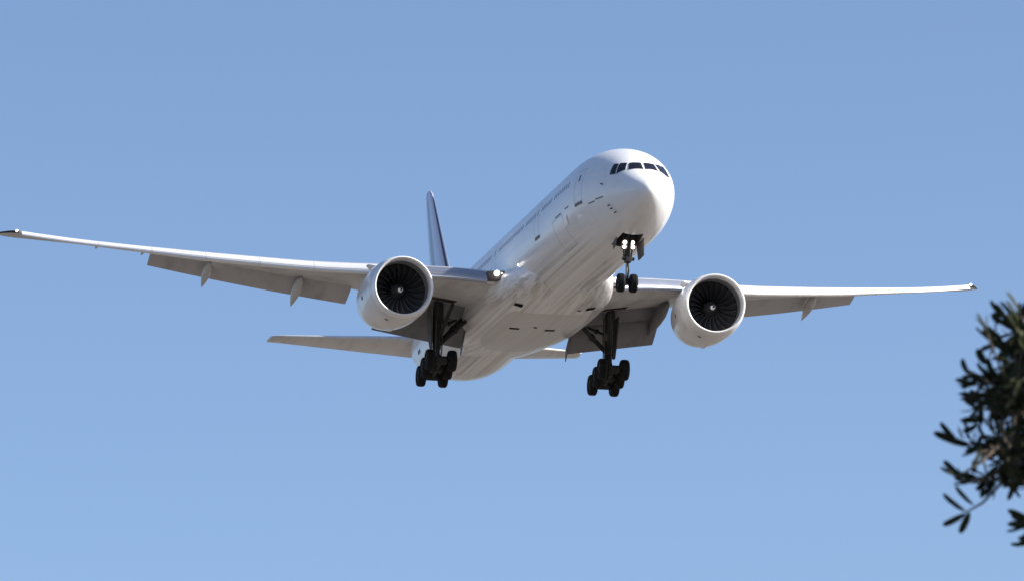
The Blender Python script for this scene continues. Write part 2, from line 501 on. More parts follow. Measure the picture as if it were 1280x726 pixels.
for dx in doors_x:
    mb = MB(); outline(mb, dx - 0.62, dx + 0.62, -0.62, 1.28, 0.03)
    part(mb, 'cabin_door', M['seam'], fus)
    mb = MB()
    add_patch(mb, [(dx - .14, ang_at(dx - .14, .98)), (dx + .14, ang_at(dx + .14, .98)), (dx + .14, ang_at(dx + .14, .60)), (dx - .14, ang_at(dx - .14, .60))], 0.008)
    part(mb, 'door_window', M['cabin'], fus)
    mb = MB()
    add_patch(mb, [(dx - .62, ang_at(dx - .62, -.66)), (dx + .62, ang_at(dx + .62, -.66)), (dx + .62, ang_at(dx + .62, -.80)), (dx - .62, ang_at(dx - .62, -.80))], 0.03)
    part(mb, 'door_sill', M['line'], fus)
mb = MB(); outline(mb, 10.4, 13.1, -2.35, -0.65, 0.03); part(mb, 'cargo_door', M['seam'], fus)
# probes and small fittings on the forward starboard side
for (px, pt) in ((2.99, 118.0), (2.92, 124.2), (2.79, 132.6), (3.4, 84)):
    mb = MB()
    a = S(px, D(pt)); b = S(px, D(pt), 0.13)
    mb.tube([a, b, b + Vector((-0.14, 0, 0))], [0.04, 0.035, 0.022], 8)
    part(mb, 'probe', M['strut'], fus)
for (xa, xb, z) in ((3.4, 4.3, -.90), (4.45, 5.3, -.98), (8.6, 9.5, -.52), (10.6, 12.2, -.56)):
    mb = MB(); h = 0.035 if xb < 16 else .1
    add_patch(mb, [(xa, ang_at(xa, z + h)), (xb, ang_at(xb, z + h)), (xb, ang_at(xb, z - h)), (xa, ang_at(xa, z - h))], 0.006)
    part(mb, 'service_panel', M['line'], fus)
# curved metal plate under the forward cargo door
mb = MB(); add_patch(mb, [(9.35, D(107)), (9.75, D(107)), (9.9, D(117)), (9.5, D(117))], 0.05)
part(mb, 'metal_plate', M['metal'], fus)
mb = MB(); p = S(24.1, D(112)); mb.rev([(-.07, .001), (-.06, .03), (-.02, .055), (.05, .055)], p, 'x', 14)
part(mb, 'inspection_light', M['lamp'], fus)
# blade aerials on the crown and keel
for (xx, t) in ((12.0, math.pi), (19.5, math.pi), (14.5, 0.0), (24.0, 0.0)):
    mb = MB(); p = S(xx, t); s = 1 if t == 0 else -1
    mb.prism([p + Vector((-.25, 0, -.05 * s)), p + Vector((.3, 0, -.05 * s)), p + Vector((.32, 0, .32 * s)), p + Vector((.1, 0, .34 * s))], (0, 0.05, 0))
    part(mb, 'antenna', M['white'], fus)
mb = MB(); mb.rev([(73.45, .23), (73.75, .21), (73.9, .12)], (0, 0, 1.72), 'x', 20); mb.rev([(73.88, 0.001), (73.88, .12)], (0, 0, 1.72), 'x', 20)
part(mb, 'exhaust_outlet', M['exhaust'], fus)

# ------------------------------------------------------------------ wing-body fairing
FS = [(21.6, 2.2, -2.75), (23.0, 2.7, -2.98), (24.5, 3.12, -3.1), (26, 3.42, -3.17), (28, 3.7, -3.23), (31, 3.85, -3.28), (35, 3.9, -3.28), (38.0, 3.85, -3.27), (39.8, 3.72, -3.25), (41.2, 3.5, -3.21), (43.0, 3.2, -3.14), (46.0, 2.7, -3.0), (48.5, 2.2, -2.75)]
def fairing_ring(x):
    w = pchip([f[0] for f in FS], [f[1] for f in FS], x); b = pchip([f[0] for f in FS], [f[2] for f in FS], x)
    zc = -1.75; out = []
    for t in np.linspace(0, 2 * math.pi, 64, endpoint=False):
        c, s = math.cos(t), math.sin(t); e = 2 / 3.0
        h = (zc - b) if c < 0 else 0.9
        out.append((x, w * math.copysign(abs(s) ** e, s), zc + h * math.copysign(abs(c) ** e, c)))
    return out
wm = MB(); wm.loft([fairing_ring(x) for x in np.arange(21.6, 48.5, 0.6)])
fair = part(wm, 'wing_body_fairing', M['white'])
def fair_z(x, y):
    best = min(fairing_ring(x), key=lambda q: abs(q[1] - y) + (10 if q[2] > -1.9 else 0))
    return best[2]
for (x, y, lx, ly, nm) in ((27.0, 2.25, .55, .50, 'air_inlet'), (27.0, -2.25, .55, .50, 'air_inlet'), (34.0, 1.12, .32, .60, 'air_outlet'), (34.0, -1.12, .32, .60, 'air_outlet'), (33.2, -.05, .16, .2, 'drain'), (27.3, -1.6, .14, .18, 'drain')):
    mb = MB(); z = fair_z(x, y)
    sl = (fair_z(x, y + .3) - fair_z(x, y - .3)) / .6
    q = Quaternion((1, 0, 0), math.atan(sl))
    # a scoop: dark mouth with a thin lip around it
    rr = q.to_matrix()
    mb.box((x, y, z - .01), (lx, ly, .06), rr, 0, .012)
    part(mb, nm, M['dark'], fair)

# ------------------------------------------------------------------ wings
WY =  [0, 3.1, 5.5, 9, 13.5, 17.5, 21.5, 27, 30, 32.35]
WLZ = [-1.62, -1.31, -.85, -.43, .01, .58, 1.22, 2.23, 2.90, 3.50]
WTY = [0, 3.1, 5.5, 10, 13.5, 17.5, 23.3, 27.2, 30.9, 32.35]
WTZ = [-1.9, -1.55, -1.1, -.32, .3, 1.0, 2.0, 2.52, 3.12, 3.58]
def w_le(y): return pchip([0, 3.1, 29.9, 31.2, 32.35], [24.9, 26.8, 43.8, 44.85, 47.5], y)
def w_te(y): return pchip([0, 3.1, 9.6, 11.2, 29.9, 32.35], [38.8, 39.0, 39.75, 40.1, 46.0, 48.3], y)
def w_t(y): return pchip([0, 3.1, 10, 20, 32.4], [.13, .128, .11, .10, .085], y)
def yt(c): return 5 * (.2969 * math.sqrt(max(c, 0)) - .126 * c - .3516 * c * c + .2843 * c ** 3 - .1036 * c ** 4)
def wing_pt(y, c, up):
    xl, xt = w_le(y), w_te(y); zl, zt = pchip(WY, WLZ, y), pchip(WTY, WTZ, y)
    th = w_t(y) * yt(c) * (xt - xl) * (0.60 if up else -0.98)
    return Vector((xl + c * (xt - xl), y, zl + c * (zt - zl) + th))
NC = 26
def wing_ring(y, ce):
    cs = [ce * (1 - math.cos(math.pi * i / NC)) / 2 for i in range(NC + 1)]
    return [wing_pt(y, c, True) for c in cs[::-1]] + [wing_pt(y, c, False) for c in cs[1:]]
def wing_low(y, c): return wing_pt(y, c, False)
CUT = 0.78
def loft_foil(mb, stations, thick, n=14, mi=0):
    """stations: (y, LE(x,z), TE(x,z))"""
    rings = []
    for y, l, t, in stations:
        cs = [(1 - math.cos(math.pi * i / n)) / 2 for i in range(n + 1)]
        ch = math.hypot(t[0] - l[0], t[1] - l[1]); dx, dz = (t[0] - l[0]) / ch, (t[1] - l[1]) / ch
        up = [(l[0] + c * ch * dx - dz * thick * yt(c) * ch, y, l[1] + c * ch * dz + dx * thick * yt(c) * ch) for c in cs[::-1]]
        lo = [(l[0] + c * ch * dx + dz * thick * .8 * yt(c) * ch, y, l[1] + c * ch * dz - dx * thick * .8 * yt(c) * ch) for c in cs[1:]]
        rings.append(up + lo)
    return mb.loft(rings, True, (True, True), mi)
def flip(mb, sgn):
    if sgn < 0:
        for v in mb.bm.verts: v.co.y = -v.co.y
    return mb
def canoe(mb, y, xa, za, xb, zb_, w=.30, h=.36, drop=0.0):
    """flap track fairing: slender pod from (xa,za) to its pointed tail (xb,zb)"""
    rings = []
    for s in np.linspace(0, 1, 15):
        r = (min(1, (s + 0.002) / .35) ** .6) * (1 - max(0, (s - .45) / .55) ** 1.7) + 0.02
        bend = (s ** 1.6)
        cx = xa + (xb - xa) * s; cz = za + (zb_ - za) * bend
        rings.append([(cx, y + w * r * math.cos(a), cz + h * r * math.sin(a)) for a in np.linspace(0, 2 * math.pi, 16, endpoint=False)])
    mb.loft(rings)
def rnd(a, b, s): return a + (b - a) * s

GEAR_Y = (4.7, 6.35)
for sgn in (1, -1):
    ys = [(0.5, CUT), (2.6, CUT), (3.4, CUT), (GEAR_Y[0], CUT), (GEAR_Y[1], CUT), (7.6, CUT), (9.25, CUT), (9.27, 1.0), (10.65, 1.0), (10.67, CUT)]
    ys += [(float(v), CUT) for v in np.arange(12, 22.6, 1.3)] + [(22.93, CUT), (22.95, 1.0)] + [(float(v), 1.0) for v in np.arange(24, 29.8, 1.2)]
    ys += [(29.9, 1.0), (30.5, 1.0), (31.0, 1.0), (31.5, 1.0), (31.9, 1.0), (32.2, 1.0), (32.35, 1.0)]
    mb = MB()
    ja, jb = NC + 17, NC + 21                      # lower surface cells of the main wheel bay
    ia = [k for k, q in enumerate(ys) if q[0] == GEAR_Y[0]][0]
    g = mb.loft([wing_ring(y, c) for y, c in ys], True, (True, True), 0, skip=lambda i, j: i == ia and ja <= j < jb)
    loop = [g[ia][j] for j in range(ja, jb)] + [g[ia + 1][j] for j in range(jb, ja - 1, -1)]
    loop.insert(jb - ja, g[ia][jb])
    tp = [mb.bm.verts.new(v.co + Vector((0, 0, 0.45))) for v in loop]
    for a in range(len(loop)):
        b = (a + 1) % len(loop); mb.face((loop[a], loop[b], tp[b], tp[a]), 1)
    mb.face(tp, 1)
    for i in range(len(g) - 1):               # pale unpainted nose of the fixed wing
        for j in range(NC - 8, NC + 5):
            for f in g[i][j].link_faces:
                if {g[i][j], g[i][j + 1], g[i + 1][j], g[i + 1][j + 1]} == set(f.verts): f.material_index = 2
    wing = part(flip(mb, sgn), 'wing', [M['wing'], M['bay'], M['nose_skin']], smooth=35)

    # slats, drooped ahead of the leading edge
    def slat(ya, yb):
        mb = MB(); rings = []
        for y in np.linspace(ya, yb, 7):
            C = w_te(y) - w_le(y); zl = pchip(WY, WLZ, y); Cs = max(3.7, min(C, 5.2)); T = w_t(y)
            cu = .165 * Cs / C; clo = .075 * Cs / C
            outer = [(cu * (1 - i / 10) ** 2, 1) for i in range(11)] + [(clo * (i / 5) ** 2, -1) for i in range(1, 6)]
            pts = [(c * C, T * yt(c) * C * (0.85 if s > 0 else -1.55 * (min(C, 4.8) / C) ** .9)) for c, s in outer]
            th = .09 * min(1, Cs / 5)
            inner = []
            for i, (px, pz) in enumerate(pts):
                a = pts[max(i - 1, 0)]; b = pts[min(i + 1, len(pts) - 1)]
                tx, tz = b[0] - a[0], b[1] - a[1]; L = math.hypot(tx, tz)
                k = th * (0.15 + math.sin(math.pi * i / (len(pts) - 1)))
                inner.append((px - tz / L * k, pz + tx / L * k))
            # nose down about the slat's trailing edge, which sits just over the nose of the fixed wing
            d = R(23 + 4 * max(0, min(1, (y - 20) / 10))); ex, ez = pts[0]; ring = []
            x0 = -.008 * Cs; z0 = .02 * T * C + .02
            for px, pz in pts + inner[::-1]:
                rx, rz = px - ex, pz - ez
                ring.append((w_le(y) + x0 + rx * math.cos(d) - rz * math.sin(d), y, zl + z0 + rx * math.sin(d) + rz * math.cos(d)))
            rings.append(ring)
        g = mb.loft(rings)
        for i in range(len(g) - 1):               # joint between the upper skin and the nose of the slat
            q = {g[i][6], g[i][7], g[i + 1][6], g[i + 1][7]}
            for f in g[i][6].link_faces:
                if q == set(f.verts): f.material_index = 1
        return mb
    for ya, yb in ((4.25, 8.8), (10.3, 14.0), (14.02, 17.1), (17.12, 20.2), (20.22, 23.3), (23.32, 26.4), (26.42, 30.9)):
        part(flip(slat(ya, yb), sgn), 'slat', [M['slat_shaded'] if ya < 9 else M['slat'], M['slat_joint']], wing)

    # flaps: inboard double slotted, outboard single slotted
    def fl(y, a, b): return rnd(a, b, (y - 3.45) / (9.2 - 3.45))
    yy = np.linspace(3.45, 9.05, 6)
    mb = MB()
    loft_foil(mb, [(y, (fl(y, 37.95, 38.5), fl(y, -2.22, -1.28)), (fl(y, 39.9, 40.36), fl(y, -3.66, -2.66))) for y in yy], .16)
    part(flip(mb, sgn), 'inboard_flap', M['flap_shaded'], wing)
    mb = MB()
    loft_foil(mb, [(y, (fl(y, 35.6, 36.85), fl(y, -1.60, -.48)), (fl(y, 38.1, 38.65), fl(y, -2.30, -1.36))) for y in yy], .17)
    part(flip(mb, sgn), 'flap_vane', M['flap_shaded'], wing)
    mb = MB()
    loft_foil(mb, [(y, (rnd(37.9, 42.4, (y - 10.75) / 12.15), rnd(-.22, 1.93, (y - 10.75) / 12.15)), (rnd(40.5, 44.2, (y - 10.75) / 12.15), rnd(-1.12, 1.34, (y - 10.75) / 12.15) - .10 * math.sin(math.pi * (y - 10.75) / 12.15))) for y in np.linspace(10.75, 22.9, 10)], .13)
    part(flip(mb, sgn), 'outboard_flap', M['flap'], wing)
    # flap end plate at the body side
    mb = MB()
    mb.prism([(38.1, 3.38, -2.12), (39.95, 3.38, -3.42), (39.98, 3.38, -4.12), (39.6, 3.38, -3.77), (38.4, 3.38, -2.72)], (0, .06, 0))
    part(flip(mb, sgn), 'flap_end_plate', M['flap_shaded'], wing)
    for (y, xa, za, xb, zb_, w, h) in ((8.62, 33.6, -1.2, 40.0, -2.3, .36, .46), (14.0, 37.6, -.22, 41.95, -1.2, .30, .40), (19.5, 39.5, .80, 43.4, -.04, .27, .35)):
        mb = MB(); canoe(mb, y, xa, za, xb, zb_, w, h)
        part(flip(mb, sgn), 'flap_track_fairing', M['flap_shaded'] if y < 10 else M['wing'], wing)
    # small hinge pod near the aileron, static wicks
    mb = MB(); canoe(mb, 26.2, w_te(26.2) - 1.2, pchip(WTY, WTZ, 26.2) - .10, w_te(26.2) + .12, pchip(WTY, WTZ, 26.2) - .14, .09, .10)
    part(flip(mb, sgn), 'aileron_hinge', M['wing'], wing)
    mb = MB(); canoe(mb, 23.4, w_te(23.4) - 1.4, pchip(WTY, WTZ, 23.4) - .12, w_te(23.4) + .25, pchip(WTY, WTZ, 23.4) - .2, .10, .12)
    part(flip(mb, sgn), 'aileron_hinge', M['wing'], wing)
    # landing lamp in the wing root, tip lamp
    mb = MB()
    zr = pchip(WY, WLZ, 3.75)
    mb.prism([(w_le(3.3) - .35, 3.3, -1.16), (w_le(4.2) - .1, 4.2, -1.08), (w_le(4.2) - .1, 4.2, -1.62), (w_le(3.3) - .35, 3.3, -1.72)], (.7, 0, 0))
    root = part(flip(mb, sgn), 'leading_edge_glove', M['brown'], wing)
    mb = MB()
    lx = w_le(3.55) - .66
    for yv, r in ((3.74, .17), (3.42, .06)):
        mb.rev([(lx - .09, .001), (lx - .08, r * .6), (lx - .03, r), (lx + .1, r)], (0, yv, -1.30), 'x', 20)
    part(flip(mb, sgn), 'landing_light', M['lamp'], wing)
    mb = MB()
    P = wing_pt(31.15, 0, True)
    mb.rev([(P.x - .10, .001), (P.x - .08, .05), (P.x - .02, .08), (P.x + .1, .07)], (0, P.y, P.z + .02), 'x', 16)
    part(flip(mb, sgn), 'wingtip_light', M['navlamp'], wing)
    mb = MB()
    rings = []
    for y in np.linspace(31.05, 32.3, 10):
        rings.append([wing_pt(y, c, u) + Vector((-.012, 0, .012 if u else -.012)) for c, u in ((.10, True), (.04, True), (.01, True), (0, True), (.01, False), (.04, False), (.10, False))])
    mb.loft(rings, False)
    part(flip(mb, sgn), 'raked_tip_edge', M['strut'], wing)

# ------------------------------------------------------------------ tail
for sgn in (1, -1):
    mb = MB()
    loft_foil(mb, [(y, (rnd(62.0, 70.2, (y - .4) / 10.2), rnd(.85, 1.95, (y - .4) / 10.2)), (rnd(70.0, 72.7, (y - .4) / 10.2), rnd(.85, 1.95, (y - .4) / 10.2))) for y in (.4, 2, 4, 6, 8, 10)] +
              [(10.5, (70.25, 1.94), (72.75, 1.94)), (10.7, (70.6, 1.955), (72.75, 1.955)), (10.79, (71.4, 1.96), (72.6, 1.96))], .10, 18)
    part(flip(mb, sgn), 'horizontal_stabilizer', M['stab'])
mb = MB()
rings = []
for z in (2.2, 3.0, 4.5, 6, 7.5, 9, 10.5, 11.6, 12.3, 12.55, 12.68):
    le = 60.4 + (z - 3) * 1.026; te = 68.6 + (z - 3) * .42
    if z < 3.5: le -= (3.5 - z) * 1.5
    if z > 12: le += (z - 12) ** 2 * 1.2; te -= (z - 12) ** 2 * .6
    n = 16; cs = [(1 - math.cos(math.pi * i / n)) / 2 for i in range(n + 1)]; ch = te - le; th = .098
    rings.append([(le + c * ch, th * yt(c) * ch, z) for c in cs[::-1]] + [(le + c * ch, -th * yt(c) * ch, z) for c in cs[1:]])
mb.loft(rings)
fin = part(mb, 'tail_fin', M['fin'])
for sgn in (1, -1):
    mb = MB()
    def fp(z, c, o):
        le = 60.4 + (z - 3) * 1.026; te = 68.6 + (z - 3) * .42; ch = te - le
        return Vector((le + c * ch, (.098 * yt(c) * ch + o) * sgn, z))
    a = [fp(z, .70, .012) for z in np.linspace(3.6, 12.0, 8)]; b = [fp(z, .715, .012) for z in np.linspace(3.6, 12.0, 8)]
    mb.loft([a, b], False); part(mb, 'rudder_gap', M['line'], fin)

# ------------------------------------------------------------------ engines (local axes: inlet centre at the origin)
def engine(sgn, src=None):
    loc = Vector((25.15, 9.70 * sgn, -2.65))
    if src is not None:
        e = src.copy(); COL.objects.link(e); e.location = OFF + loc; e.rotation_euler = (0, 0, R(2.0) * sgn)
        for ch in list(src.children):
            c = ch.copy(); COL.objects.link(c); c.parent = e
        return e
    mb = MB()
    prof = [(.52, 1.615), (.55, 1.905), (.95, 1.985), (1.5, 2.01), (2.2, 2.02), (3.0, 2.01), (3.8, 1.97), (4.6, 1.90), (5.4, 1.81), (6.1, 1.68), (6.4, 1.61), (6.38, 1.57), (5.6, 1.62)]
    rings = []
    for a, r in prof:
        ring = []
        for t in np.linspace(0, 2 * math.pi, 72, endpoint=False):
            z, y = math.cos(t), math.sin(t)
            rr = r
            if r > 1.7 and a > .6: rr = r * (1 + .022 * max(0, -z) ** 4 * math.sin(math.pi * min(1, (a - .6) / 5.5)))
            ring.append((a, rr * y, rr * z))
        rings.append(ring)
    mb.loft(rings[1:], True, (False, False))
    e = mb.build('engine', M['nacelle'], air, smooth=50, loc=OFF + loc); e.rotation_euler = (0, 0, R(2.0) * sgn)
    mb = MB()
    lip = [(.555, 1.904), (.40, 1.895), (.24, 1.880), (.12, 1.857), (.04, 1.822), (0, 1.775), (.03, 1.73), (.10, 1.698), (.22, 1.672), (.40, 1.655), (.6, 1.645)]
    mb.rev(lip, (0, 0, 0), 'x', 72); mb.build('inlet_lip', M['lip'], e, smooth=60)
    mb = MB(); mb.rev([(.595, 1.648), (.9, 1.64), (1.3, 1.64), (1.62, 1.645)], (0, 0, 0), 'x', 72)
    mb.build('inlet_barrel', M['liner'], e, smooth=60)
    mb = MB(); mb.rev([(1.62, 1.641), (2.4, 1.645)], (0, 0, 0), 'x', 72); mb.rev([(2.4, 1.645), (2.42, .4), (2.42, .002)], (0, 0, 0), 'x', 72)
    mb.build('fan_duct', M['dark'], e, smooth=60)
    # spinner with a white comma painted at its tip
    mb = MB(); mb.rev([(1.02, .002), (1.03, .03), (1.08, .085), (1.2, .18), (1.4, .30), (1.62, .41), (1.8, .47), (2.3, .5)], (0, 0, 0), 'x', 36)
    mb.build('spinner', M['spinner'], e, smooth=60)
    # wide chord blades with an S-swept leading edge
    blade = None
    for k in range(22):
        if blade is None:
            mb = MB(); rows = []
            for s in np.linspace(0, 1, 12):
                r = .44 + s * 1.185
                sweep = .17 * math.sin(s * 2.6) - .02 * s - .24 * max(0, s - .6) ** 1.4
                stag = R(22 + 40 * s)                       # blade angle from the axis
                chord = .50 + .16 * math.sin(s * 2.4)
                row = []
                for c in (0, .08, .3, .6, 1):
                    x = 1.62 + .10 * (1 - s) + c * chord * math.cos(stag) + .05 * math.sin(s * 3)
                    th = -sweep / max(r, .3) * 0.9 - (c - .35) * chord * math.sin(stag) / r
                    row.append(Vector((x, r * math.sin(th), r * math.cos(th))))
                rows.append(row)
            gv = [[mb.bm.verts.new(p) for p in r] for r in rows]
            for i in range(11):
                for j in range(4): mb.face((gv[i][j], gv[i][j + 1], gv[i + 1][j + 1], gv[i + 1][j]), 1 if j == 0 else 0)
            bmesh.ops.solidify(mb.bm, geom=list(mb.bm.faces), thickness=.018)
            blade = mb.build('fan_blade', [M['blade'], M['blade_edge']], e, smooth=50); o = blade
        else:
            o = blade.copy(); COL.objects.link(o); o.parent = e
        o.rotation_euler = (2 * math.pi * k / 22, 0, 0)
    # core cowl and plug
    mb = MB(); mb.rev([(4.6, 1.25), (5.8, 1.22), (6.6, 1.08), (7.5, .86), (7.48, .82), (6.9, .85)], (0, 0, 0), 'x', 48); mb.rev([(6.9, .62), (7.6, .58), (8.3, .32), (8.6, .02)], (0, 0, 0), 'x', 32)
    mb.build('core_nozzle', M['exhaust'], e, smooth=50)
    # pylon
    mb = MB(); rings = []
    for x, zb_, zt_, w in ((1.9, 1.9, 2.02, .04), (2.6, 1.85, 2.06, .14), (4.0, 1.7, 2.12, .22), (5.6, 1.4, 2.25, .26), (7.2, .9, 2.4, .27), (9.0, 1.0, 2.4, .24), (11.0, 1.5, 2.35, .16), (13.0, 1.9, 2.3, .05)):
        rings.append([(x, w * a, zb_ + (zt_ - zb_) * b) for a, b in ((-1, 0), (1, 0), (1, .6), (.75, .9), (0, 1), (-.75, .9), (-1, .6))])
    mb.loft(rings); mb.build('pylon', M['nacelle'], e, smooth=40)
    # strake, keel drain and latch covers
    mb = MB(); mb.prism([(1.6, 1.46, 1.43), (3.2, 1.46, 1.43), (3.2, 1.72, 1.70), (2.7, 1.72, 1.70)], (0, -.03, .03))
    mb.build('strake', M['nacelle'], e, smooth=0)
    mb = MB(); mb.box((3.6, 0, -2.01), (1.2, .26, .14), None, 0, .05); mb.build('keel_drain', M['nacelle'], e, smooth=40)
    for (x, t) in ((1.35, 158), (3.4, -97), (2.9, 100)):
        mb = MB(); rr = 2.012
        mb.box((x, rr * math.sin(R(t)), rr * math.cos(R(t))), (.28, .22, .05), Matrix.Rotation(-R(t), 3, 'X'), 0, .012)
        mb.build('latch_cover', M['liner'], e, smooth=40)
    mb = MB()
    for xx in (1.72, 4.3):
        r0 = pchip([q[0] for q in prof[1:11]], [q[1] for q in prof[1:11]], xx)
        mb.rev([(xx, r0 + .001), (xx + .008, r0 + .006), (xx + .03, r0 + .006), (xx + .04, r0 + .0)], (0, 0, 0), 'x', 72)
    mb.build('cowl_seam', M['winframe'], e, smooth=60)
    return e
def spinner_material():
    m = mat('spinner_paint', (0.03, 0.03, 0.033), 0.3)
    k = NB(m); o = k.xyz()
    r = k.math('SQRT', k.math('ADD', k.math('MULTIPLY', o[1], o[1]), k.math('MULTIPLY', o[2], o[2])))
    th = k.math('ARCTAN2', o[2], o[1])
    v = k.math('FRACT', k.math('ADD', k.math('DIVIDE', th, 2 * math.pi), k.math('MULTIPLY', r, 3.6)))
    f = k.math('MULTIPLY', k.math('LESS_THAN', v, .42), k.math('LESS_THAN', r, .20))
    k.base(k.mix(f, (0.03, 0.03, 0.033), (0.8, 0.8, 0.8)))
    return m
M['spinner'] = spinner_material()
eng = engine(1)
engine(-1, eng)

# ------------------------------------------------------------------ landing gear
def wheel_mesh(rad, wid, name, parent):
    mb = MB(); h = wid / 2
    tyre = [(-h * .72, rad * .52), (-h * .95, rad * .62), (-h, rad * .76), (-h * .93, rad * .88), (-h * .75, rad * .96), (-h * .45, rad * .993)]
    for gx in (-.3, -.1, .1, .3):
        tyre += [(h * gx - .022, rad), (h * gx - .018, rad - .012), (h * gx + .018, rad - .012), (h * gx + .022, rad)]
    tyre += [(-a, r) for a, r in tyre[:6][::-1]]
    mb.rev(tyre, (0, 0, 0), 'y', 40)
    hub = [(-h * .72, rad * .52), (-h * .55, rad * .48), (-h * .35, rad * .40), (-h * .30, rad * .2), (-h * .6, rad * .16), (-h * .62, .002)]
    mb.rev(hub, (0, 0, 0), 'y', 40, 1); mb.rev([(-a, r) for a, r in hub], (0, 0, 0), 'y', 40, 1)
    return mb.build(name, [M['rubber'], M['hub']], parent, smooth=35)
# nose gear
mb = MB()
mb.tube([(5.95, 0, -1.4), (5.92, 0, -3.0), (5.9, 0, -4.05)], [.16, .16, .155], 16)
mb.tube([(5.9, -.62, -5.39), (5.9, .62, -5.39)], .075, 12)
mb.tube([(5.9, 0, -5.15), (5.9, 0, -5.5)], [.12, .13], 14)
for s in (1, -1):
    mb.tube([(5.9, .2 * s, -3.9), (5.35, .42 * s, -2.0)], .045, 8)
mb.tube([(5.75, 0, -3.6), (4.7, .2, -1.9)], .07, 10); mb.tube([(5.75, 0, -3.6), (4.7, -.2, -1.9)], .07, 10)
mb.tube([(5.72, 0, -4.2), (5.48, 0, -4.7), (5.78, 0, -5.25)], [.06, .05, .06], 8)
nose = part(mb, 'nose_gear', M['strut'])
mb = MB(); mb.tube([(5.9, 0, -4.0), (5.9, 0, -5.2)], .10, 16); part(mb, 'oleo', M['strut_light'], nose)
mb = MB()
mb.box((5.75, 0, -4.07), (.5, .36, .30), None, 0, .06)
for s in (1, -1): mb.tube([(5.62, .10 * s, -4.0), (5.7, .34 * s, -4.02)], .10, 12)
part(mb, 'steering_actuator', M['steer'] if 'steer' in M else M['strut'], nose)
w = wheel_mesh(.545, .43, 'nose_wheel', nose); w.location = (5.9, .375, -5.39)
w2 = w.copy(); COL.objects.link(w2); w2.parent = nose; w2.location = (5.9, -.375, -5.39)
for s in (1, -1):
    mb = MB()
    if s > 0: mb.prism([(5.3, .78, -2.85), (6.1, .78, -2.95), (6.05, .80, -3.4), (5.4, .80, -3.3)], (0, .05, 0))
    else: mb.prism([(5.15, -.78, -2.85), (6.95, -.78, -2.95), (6.8, -.86, -3.85), (5.4, -.86, -3.8)], (0, .06, 0))
    part(mb, 'nose_gear_door', M['brown'], nose)
    for (z, yv, r) in ((-3.07, .225, .115), (-3.335, .255, .10)):
        mb = MB(); mb.rev([(5.50, .002), (5.505, r * .6), (5.53, r), (5.62, r * 1.0), (5.70, r * .5), (5.72, .002)], (0, yv * s, z), 'x', 24)
        part(mb, 'taxi_light', M['lamp'], nose)
mb = MB()
for s in (1, -1):
    mb.box((5.78, .2 * s, -3.2), (.12, .42, .5), None, 0, .03)
part(mb, 'light_bracket', M['brown'], nose)

# main gear
def main_gear(sgn):
    Y = 5.49
    def fx(v): return (v[0], v[1] * sgn, v[2])
    mb = MB()
    ax = [(35.31, -5.29), (36.77, -5.565), (38.23, -5.84)]
    mb.tube([fx((36.35, Y, -.75)), fx((36.7, Y, -3.0)), fx((36.77, Y, -4.35))], [.30, .29, .26], 18)
    mb.tube([fx((36.77, Y, -4.3)), fx((36.77, Y, -5.5))], .20, 16)
    mb.tube([fx((35.15, Y, -5.26)), fx((36.77, Y, -5.565)), fx((38.4, Y, -5.87))], [.15, .22, .15], 12)
    for x, z in ax: mb.tube([fx((x, Y - .95, z)), fx((x, Y + .95, z))], .11, 12)
    for x, z in ax: mb.tube([fx((x - .1, Y - .35, z)), fx((x - .1, Y + .35, z))], .26, 14)
    # torque links and truck positioner
    mb.tube([fx((37.0, Y, -4.3)), fx((37.75, Y, -4.85)), fx((37.3, Y, -5.5))], [.09, .08, .09], 8)
    mb.tube([fx((36.5, Y, -4.2)), fx((35.6, Y, -5.25))], .07, 8)
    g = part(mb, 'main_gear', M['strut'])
    for (a, b, r) in (((36.7, Y - .15, -4.05), (36.5, 3.4, -2.2), .12), ((36.85, Y - .1, -3.95), (37.6, 3.5, -1.9), .11), ((36.7, Y, -3.9), (34.3, Y - .5, -1.9), .11), ((36.75, Y - .2, -2.9), (37.3, 4.2, -2.35), .075)):
        mb = MB(); mid = [(p + q) / 2 for p, q in zip(a, b)]
        mb.tube([fx(a), fx(mid), fx(b)], [r, r * 1.2, r], 10); mb.tube([fx([m - .06 for m in mid]), fx([m + .06 for m in mid])], r * 1.7, 8)
        part(mb, 'brace', M['strut'], g)
    mb = MB()
    for k, (dx, dy) in enumerate(((-.34, .12), (.3, .2), (-.2, -.3), (.1, -.33))):
        mb.tube([fx((36.77 + dx, Y + dy, -1.6)), fx((36.77 + dx * 1.1, Y + dy * 1.1, -3.0)), fx((36.77 + dx * .8, Y + dy, -4.3)), fx((36.77 + dx * 1.5, Y + dy * .6, -5.3))], .035, 6)
    mb.box(fx((36.5, Y - .28, -3.05)), (.3, .2, .5), None, 0, .03)
    part(mb, 'hydraulic_lines', M['brown'], g)
    mb = MB()
    mb.prism([fx((36.3, Y + .52, -1.7)), fx((37.5, Y + .52, -1.75)), fx((37.45, Y + .42, -3.6)), fx((37.1, Y + .36, -4.35)), fx((36.6, Y + .36, -4.35)), fx((36.4, Y + .42, -3.5))], (0, .07, 0))
    part(mb, 'gear_door', M['door_dark'], g)
    w = None
    for x, z in ax:
        for s in (1, -1):
            if w is None: w = wheel_mesh(.665, .53, 'main_wheel', g); o = w
            else: o = w.copy(); COL.objects.link(o); o.parent = g
            o.location = fx((x, Y + .70 * s, z))
    return g
main_gear(1); main_gear(-1)

